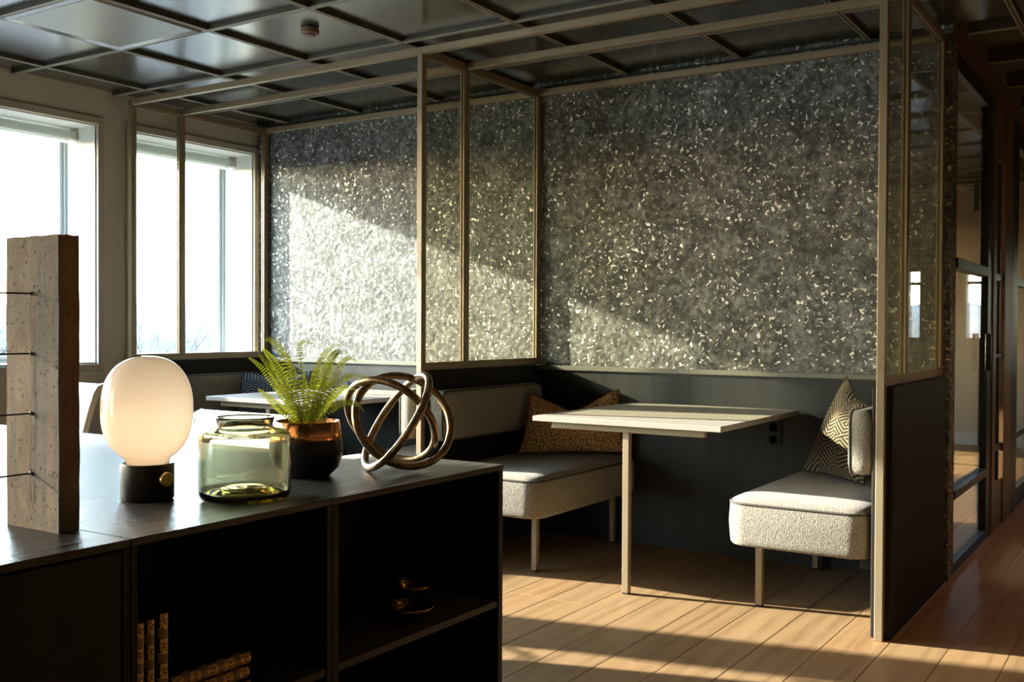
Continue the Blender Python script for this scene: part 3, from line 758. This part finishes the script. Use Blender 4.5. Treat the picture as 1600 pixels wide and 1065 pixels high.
office_chair((-4.165, 2.625, 0), math.radians(-4), .882, 'white leather office chair between the terracotta slab and the lamp')
office_chair((-3.03, 2.615, 0), math.radians(1), .802, 'white leather chair back low behind the green jar')

# ------------------------------------------------------------------ objects on the sideboard
# terracotta slab with wire rods
bx0, bx1, by0, by1, bz = -1.815, -1.656, 1.095, 1.136, ZC
tsl = thing('terracotta_slab', 'tall weathered terracotta slab sculpture with black wire rods', 'sculpture', ((bx0 + bx1) / 2, (by0 + by1) / 2, bz))
nx, nz, ny = 12, 40, 4
random.seed(3)
bm = bmesh.new(); bmesh.ops.create_cube(bm, size=1)
bmesh.ops.subdivide_edges(bm, edges=bm.edges[:], cuts=11, use_grid_fill=True)
H = .527
for v in bm.verts:
    x, y, z = v.co
    jag = .0008 * (math.sin(z * 61 + x * 9) + math.sin(z * 37 + y * 30 + 2)) * .5
    v.co = ((bx0 + bx1) / 2 + x * (bx1 - bx0) + (jag if abs(x) > .49 else 0), (by0 + by1) / 2 + y * (by1 - by0) + (jag * .7 if abs(y) > .49 else 0), bz + (z + .5) * H + (.0007 * math.sin(x * 17 + y * 11) if z > .49 else 0))
G().frombm(bm).build('slab', mat_stone, tsl, auto=35)
rod = []
for rx, rz_ in ((-1.7349, 1.2036), (-1.7353, 1.0961), (-1.7357, .9884), (-1.7362, .8805)):
    p = Vector((rx, by0, rz_)); rod.append(p)
    r_ = G().tube([(p.x, by0 + .004, p.z), (p.x, by0 - .20, p.z)], .0016, 8).build('rod', mat_black, tsl, smooth=True)
    G().lathe([(.0001, .004), (.0028, .003), (.0028, -.003), (.0001, -.004)], p.x, by0 - .002, 10, p.z).build('wire_knot', mat_alu, r_, smooth=True)
G().tube([(rod[0].x, by0 - .0025, rod[0].z)] + [(p.x - .0012 * (i % 2), by0 - .0025, p.z) for i, p in enumerate(rod)][1:] + [(rod[3].x, by0 - .002, rod[3].z - .05)], .0005, 6).build('tie_wire', mat_alu, tsl, smooth=True)

# lamp
lx, ly = -1.836, 1.420
lp = thing('table_lamp', 'glowing opal globe table lamp on a dark bronze base', 'lamp', (lx, ly, ZC))
mat_lampbase = M('dark_bronze_base', (.055, .045, .033), .38, .8).m
G().lathe([(.050, 0), (.053, .002), (.0545, .004), (.0545, .074), (.0535, .0765), (.050, .077), (.046, .074)], lx, ly, 48, ZC, True, True).build('base', mat_lampbase, lp, auto=40)
prof = []
zc_, a_, b_ = .078 + .112, .0935, .1125
for k in range(41):
    t = -PI/2 + PI * k / 40; e_ = 2.35
    c_, s_ = math.cos(t), math.sin(t)
    prof.append((max(.0004, a_ * abs(c_) ** (2 / e_)), zc_ + b_ * math.copysign(abs(s_) ** (2 / e_), s_)))
prof = [q for q in prof if q[1] > .0765]; prof = [(.043, .0745)] + [q for q in prof if not (q[1] < .085 and q[0] < .043)]
G().lathe(prof, lx, ly, 56, ZC, True, True).build('globe', mat_globe, lp, smooth=True)
ka = -.0386
kd = Vector((math.cos(ka), math.sin(ka), 0)); kc = Vector((lx, ly, ZC + .047)) + kd * .0535
u_ = Vector((-kd.y, kd.x, 0))
rings = []
for rr, d in ((.006, 0), (.006, .006), (.0145, .006), (.0155, .0075), (.0155, .0145), (.0145, .016), (.0005, .0155)):
    rings.append([kc + kd * d + (u_ * math.cos(2*PI*k/28) + zh * math.sin(2*PI*k/28)) * rr for k in range(28)])
G().ring_loft(rings).build('dimmer_knob', mat_brass, lp, auto=40)
ll = bpy.data.lights.new('lamp_glow', 'POINT'); ll.energy = .52; ll.color = (1, .65, .33); ll.shadow_soft_size = .02
lo = bpy.data.objects.new('lamp_glow', ll); COL.objects.link(lo); lo.parent = lp; lo.location = (0, 0, .165)

# jar
jx, jy, jr = -1.672, 1.541, .0965
jr_t = thing('glass_jar', 'empty olive green glass jar with a wide neck', 'jar', (jx, jy, ZC))
outp = [(.0005, .010), (.045, .008), (.062, .001), (.082, .0005), (.092, .004), (.0965, .014), (.0965, .128), (.094, .138), (.086, .145), (.064, .150), (.0585, .153), (.0575, .158), (.0605, .170), (.0615, .173)]
inp = [(.0595, .1745), (.0575, .172), (.0540, .158), (.0545, .151), (.062, .1455), (.084, .1405), (.0905, .135), (.0925, .127), (.0925, .022), (.087, .012), (.070, .011), (.055, .019), (.045, .022), (.0005, .022)]
G().lathe(outp + inp, jx, jy, 72, ZC, True, True).build('vessel', mat_jar, jr_t, smooth=True)

# potted fern
px_, py_ = -1.797, 1.858; pz = ZC
fern = thing('potted_fern', 'green fern in a black pot with copper rim', 'plant', (px_, py_, pz))
pot = G().lathe([(.0005, 0), (.050, 0), (.056, .003), (.075, .022), (.0845, .048), (.0862, .070), (.0845, .092)], px_, py_, 56, pz).build('pot', mat_potblack, fern, smooth=True)
G().lathe([(.0845, .092), (.0848, .0925), (.0825, .110), (.0785, .134), (.0775, .1355), (.0755, .135), (.0785, .112), (.079, .1)], px_, py_, 56, pz).build('copper_rim', mat_copper, pot, smooth=True)
G().lathe([(.079, .108), (.05, .113), (.0005, .116)], px_, py_, 40, pz, True, True).build('soil', mat_soil, fern, smooth=True)
FR = [([(520,1010),(430,760),(280,560),(130,370),(20,280)], .02, 62), ([(540,1010),(480,650),(400,330),(300,150),(220,80),(175,105)], -.03, 58), ([(530,1000),(440,620),(300,360),(210,240),(165,185)], .00, 64),
      ([(560,1000),(500,600),(420,300),(340,140),(285,50)], -.05, 52), ([(500,1010),(400,880),(270,750),(180,660),(125,605)], .06, 60), ([(600,990),(592,620),(568,330),(553,160),(600,105),(680,128),(745,168)], -.06, 42),
      ([(680,1000),(720,620),(790,330),(880,190),(1040,105)], -.04, 62), ([(700,1000),(800,560),(900,300),(960,215),(1025,240)], .03, 66), ([(720,1000),(850,650),(980,400),(1080,290),(1180,325)], -.01, 58),
      ([(740,1000),(880,700),(1010,530),(1120,480),(1250,490),(1400,545)], .02, 52), ([(760,1000),(850,800),(960,680),(1060,625),(1180,655)], -.05, 60), ([(780,1000),(900,850),(1000,780),(1120,775),(1200,800),(1245,865)], .05, 58),
      ([(520,1000),(380,650),(230,400),(110,240)], -.02, 62), ([(600,1000),(560,700),(480,400),(430,230)], .04, 62), ([(650,1000),(680,700),(730,420),(780,270)], .05, 64), ([(690,1000),(780,650),(870,420),(930,300)], -.07, 60),
      ([(560,1000),(480,720),(360,480),(250,330)], .07, 60), ([(720,1000),(800,760),(900,560),(1000,420)], .07, 60), ([(640,1000),(630,760),(610,560),(600,420)], -.02, 50), ([(540,1000),(470,830),(390,650),(330,540)], -.09, 56),
      ([(740,1000),(820,860),(900,740),(960,660)], -.10, 56), ([(680,1000),(730,800),(800,600),(850,480)], .08, 60)]
tv = Vector((.6952, -.7188, 0)); rv = Vector((.7188, .6952, 0))     # the fern's broad side
pxs = 2.214e-4; cu = (480.5 - 390) * 7.1; cv = (654 - 515) * 7.1
def spline(P_, n):
    out = []; m_ = len(P_)
    for i in range(n + 1):
        s = i / n * (m_ - 1); k = min(int(s), m_ - 2); f = s - k
        p0, p1, p2, p3 = P_[max(k-1, 0)], P_[k], P_[k+1], P_[min(k+2, m_-1)]
        out.append(.5 * ((2*p1) + (p2 - p0) * f + (2*p0 - 5*p1 + 4*p2 - p3) * f*f + (3*p1 - p0 - 3*p2 + p3) * f**3))
    return out
random.seed(11)
for fi, (cp, dep, wid) in enumerate(FR):
    P_ = []
    for k, (a, b) in enumerate(cp):
        s = k / (len(cp) - 1); bx = a if k else cu + (a - cu) * .55
        P_.append(Vector((px_, py_, pz + .1335)) + rv * ((bx - cu) * pxs) + zh * max(-.022 if k == 0 else -9, (cv - b) * pxs) + tv * dep * s * (1.1))
    sp_ = spline(P_, 34); L = sum((sp_[i+1] - sp_[i]).length for i in range(34))
    g = G().tube(sp_, [.0011 * (1 - .7 * i / 34) for i in range(35)], 5)
    for i in range(3, 35):
        f = i / 34; ln = wid * pxs * (min(1, (f + .12) / .3)) * (1 - max(0, f - .35) / .72) ** .8
        if ln < .0015: ln = .0015
        p = sp_[i]; t = (sp_[min(i+1, 34)] - sp_[i-1]).normalized()
        for sg in (-1, 1):
            side = (t.cross(tv + zh * .25 * math.sin(fi))).normalized() * sg
            d = (side + t * .28 + tv * random.uniform(-.25, .25) - zh * .08).normalized(); wv = (t - d * t.dot(d)).normalized() * ln * .20
            nn = d.cross(wv).normalized() * ln * .06
            b = len(g.v); q = [p, p + d * ln * .3 + wv, p + d * ln * .75 + wv * .75, p + d * ln - t * ln * .03, p + d * ln * .75 - wv * .6, p + d * ln * .3 - wv, p + d * ln * .5 + nn]
            g.v += [tuple(x) for x in q]; g.f += [[b, b+1, b+6], [b+1, b+2, b+6], [b+2, b+3, b+6], [b+3, b+4, b+6], [b+4, b+5, b+6], [b+5, b, b+6]]
    g.build('frond', mat_leaf, fern)

# bronze knot of three welded rings
KN = thing('knot_sculpture', 'bronze sculpture of three interlocking welded rings', 'sculpture', (-1.70, 2.10, ZC))
def kring(c, a1, a2, R):
    c, a1, a2 = Vector(c), Vector(a1), Vector(a2)
    return [c + a1 * R * math.cos(2*PI*k/72) + a2 * R * math.sin(2*PI*k/72) for k in range(72)]
rings = [kring((-1.6718, 2.0767, .9071), (-.6533, -.4113, .6354), (-.0530, -.8125, -.5805), .1287),
         kring((-1.6876, 2.0665, .9029), (.4723, .3198, .8215), (-.7420, .6473, .1745), .1369),
         kring((-1.7096, 2.0701, .9047), (-.6896, -.4357, .5792), (-.7208, .3316, -.6087), .1278)]
for pts in rings:
    mz = min(p.z for p in pts); sh = Vector((0, 0, ZC + .0099 - mz)) if mz < ZC + .0099 else Vector((0, 0, 0))
    G().tube([p + sh for p in pts], .0098, 12, True).build('ring', mat_knot, KN, smooth=True)

# gilt books
def book(label, group, x1, y0, y1, z0, z1, depth, lying=False):
    t = thing('gilt_book', label, 'book', (x1, (y0 + y1) / 2, z0), group=group); x0 = x1 - depth; c = .0025
    pg = G().box(x0 + .004, x1 - .012, y0 + c, y1 - c, z0 + (c if lying else .003), z1 - (c if lying else .003)).build('pages', mat_pages, t)
    for a, b in (((z0, z0 + c), (z1 - c, z1)) if lying else ((y0, y0 + c), (y1 - c, y1))):
        (G().box(x0, x1 - .010, y0, y1, a, b) if lying else G().box(x0, x1 - .010, a, b, z0, z1)).build('cover', mat_cover, t)
    # rounded spine
    n = 8; rings = []; uv = []
    A0, A1 = (z0, z1) if lying else (y0, y1); B0, B1 = (y0, y1) if lying else (z0, z1)
    g = G()
    for j in range(2):
        for i in range(n + 1):
            s = i / n; a = A0 + (A1 - A0) * s; x = x1 - .010 + .010 * math.sin(PI * s) ** .6; b = B0 if j == 0 else B1
            g.v.append((x, b, a) if lying else (x, a, b)); g.v[-1]; uv.append((s, (b - B0)/ (B1 - B0)))
    for i in range(n): g.f.append([i, i + 1, n + 1 + i + 1, n + 1 + i])
    g.uv = uv; g.build('spine', mat_spine, t, smooth=True)
    return t
zsf = .42
book('gilt-spined book standing against the unit side, partly hidden', 'gilt books', -1.535, 1.162, 1.187, zsf, .622, .16)
book('gilt-spined book standing between two others', 'gilt books', -1.533, 1.188, 1.206, zsf, .624, .16)
book('gilt-spined book standing outermost of the three upright', 'gilt books', -1.535, 1.216, 1.238, zsf, .628, .165)
book('gilt-spined book lying at the bottom of the flat stack', 'gilt books', -1.54, 1.246, 1.437, zsf, zsf + .0285, .15, True)
book('gilt-spined book lying in the middle of the flat stack', 'gilt books', -1.543, 1.246, 1.435, zsf + .0285, zsf + .057, .15, True)
book('gilt-spined book lying on top of the flat stack', 'gilt books', -1.54, 1.246, 1.436, zsf + .057, zsf + .0855, .15, True)
# brass bowls on shelf
def bowl(cx, cy, r, h, label):
    t = thing('brass_bowl', label, 'bowl', (cx, cy, zsf), group='brass bowls on the shelf')
    G().lathe([(.0005, 0), (r * .45, 0), (r * .75, h * .35), (r * .96, h * .85), (r, h), (r * .97, h), (r * .92, h * .86), (r * .7, h * .4), (r * .4, h * .14), (.0005, h * .12)], cx, cy, 48, zsf).build('dish', mat_brassdark, t, smooth=True)
    G().tube([(cx + r * .985 * math.cos(2*PI*k/48), cy + r * .985 * math.sin(2*PI*k/48), zsf + h) for k in range(48)], .0012, 6, True).build('rim', mat_brass, t, smooth=True)
mat_brassdark = M('dark_polished_brass', (.30, .17, .05), .18, 1.0).m
bowl(-1.60, 2.01, .062, .036, 'small dark brass bowl near the shelf edge')
bowl(-1.70, 2.145, .060, .050, 'taller brass bowl at the back of the shelf')

# ------------------------------------------------------------------ unseen warm downlights, added to light the corridor floor and booth
for k, (x, y) in enumerate(((.25, .4), (.25, 2.3), (.12, 4.6), (.12, 6.9), (1.6, .4), (1.6, 3.4))):
    d = thing('added_downlight', 'unseen warm downlight added over the corridor', 'downlight', (x, y, ZG - .01), group='added corridor downlights')
    G().lathe([(.045, .02), (.05, 0), (.042, -.004), (.036, .012)], x, y, 28, ZG - .01).build('trim_ring', mat_black, d, smooth=True)
    e = M('added_warm_led_%d' % k, (1, .8, .5), .5); e.set('Emission Color', (1, .66, .34, 1)); e.set('Emission Strength', 6.0)
    G().lathe([(.036, .008), (.0005, .008)], x, y, 28, ZG - .01).build('lens', e.m, d)
    sl2 = bpy.data.lights.new('added_beam', 'SPOT'); sl2.energy = 34; sl2.color = (1, .50, .19); sl2.spot_size = math.radians(95); sl2.spot_blend = .6; sl2.shadow_soft_size = .03
    s2 = bpy.data.objects.new('added_beam', sl2); COL.objects.link(s2); s2.parent = d; s2.location = (0, 0, -.01)

# ------------------------------------------------------------------ outside
ZGND = -7.0
struct(G().box(-900, 900, -900, 900, ZGND - .5, ZGND), 'ground', mat_ground, 'winter ground far below the windows')
g = G(); n = 60; rr = []
for i in range(n + 1):
    a = PI * (.5 + .75 * i / n); h = ZGND + 12.0 + 2.2 * math.sin(i * .6) + 1.2 * math.sin(i * 1.7 + 1)
    c, s = math.cos(a), math.sin(a)
    rr.append([(c * 260, s * 260, ZGND - .1), (c * 300, s * 300, h), (c * 420, s * 420, h * .7), (c * 460, s * 460, ZGND - .1)])
g.ring_loft(rr); struct(g, 'hill_ridge', mat_hill, 'pale hazy hills on the horizon beyond the windows', smooth=True)
# hills seen past the corridor end
g = G(); rr = []
for i in range(21):
    x = -60 + 6 * i; h = ZGND + 11 + 2.0 * math.sin(i * .9); rr.append([(x, 170, ZGND - .1), (x, 200, h), (x, 260, ZGND - .1)])
g.ring_loft(rr); struct(g, 'wooded_ridge', mat_ground, 'wooded ridge seen through the corridor end windows', smooth=True)
def bare_tree(x, y, H_, seed, label):
    rnd = random.Random(seed); t = thing('bare_tree', label, 'tree', (x, y, ZGND), group='bare winter trees outside the windows')
    trunk, br = G(), G()
    def grow(p, d, L, r, lev):
        q = p + d * L; mid = p + d * L * .5 + Vector((rnd.uniform(-1, 1), rnd.uniform(-1, 1), 0)) * L * .06
        (trunk if lev == 0 else br).tube([p, mid, q], [r, r * .85, r * .68], 5 if lev < 2 else 3)
        if lev >= 5: return
        for k in range(3 if lev < 4 else 2):
            ax = Vector((rnd.uniform(-1, 1), rnd.uniform(-1, 1), rnd.uniform(-.15, .6))).normalized()
            nd = (d * .75 + ax * .75).normalized(); st = p + (q - p) * rnd.uniform(.6, 1.0)
            grow(st, nd, L * rnd.uniform(.62, .82), r * .6, lev + 1)
    grow(Vector((x, y, ZGND)), Vector((0, 0, 1)), H_ * .34, H_ * .014, 0)
    trunk.build('trunk', mat_bark, t, smooth=True); br.build('branches', mat_bark, t, smooth=True)
for k, (tx_, ty_, H_, lab) in enumerate(((-20.2, 15.5, 8.6, 'bare winter tree showing left in the booth window'), (-30.4, 24.4, 8.7, 'bare winter tree in the middle of the booth window'), (-39.8, 33.8, 9.0, 'bare winter tree right in the booth window by the frame'), (-49.1, 43.3, 9.2, 'bare winter tree farthest right outside the booth window'), (-73.6, 42.9, 9.6, 'bare winter tree outside the window behind the terracotta slab'), (-82.5, 52.7, 9.8, 'bare winter tree hidden mostly by the terracotta slab'))):
    bare_tree(tx_, ty_, H_, 20 + k, lab)
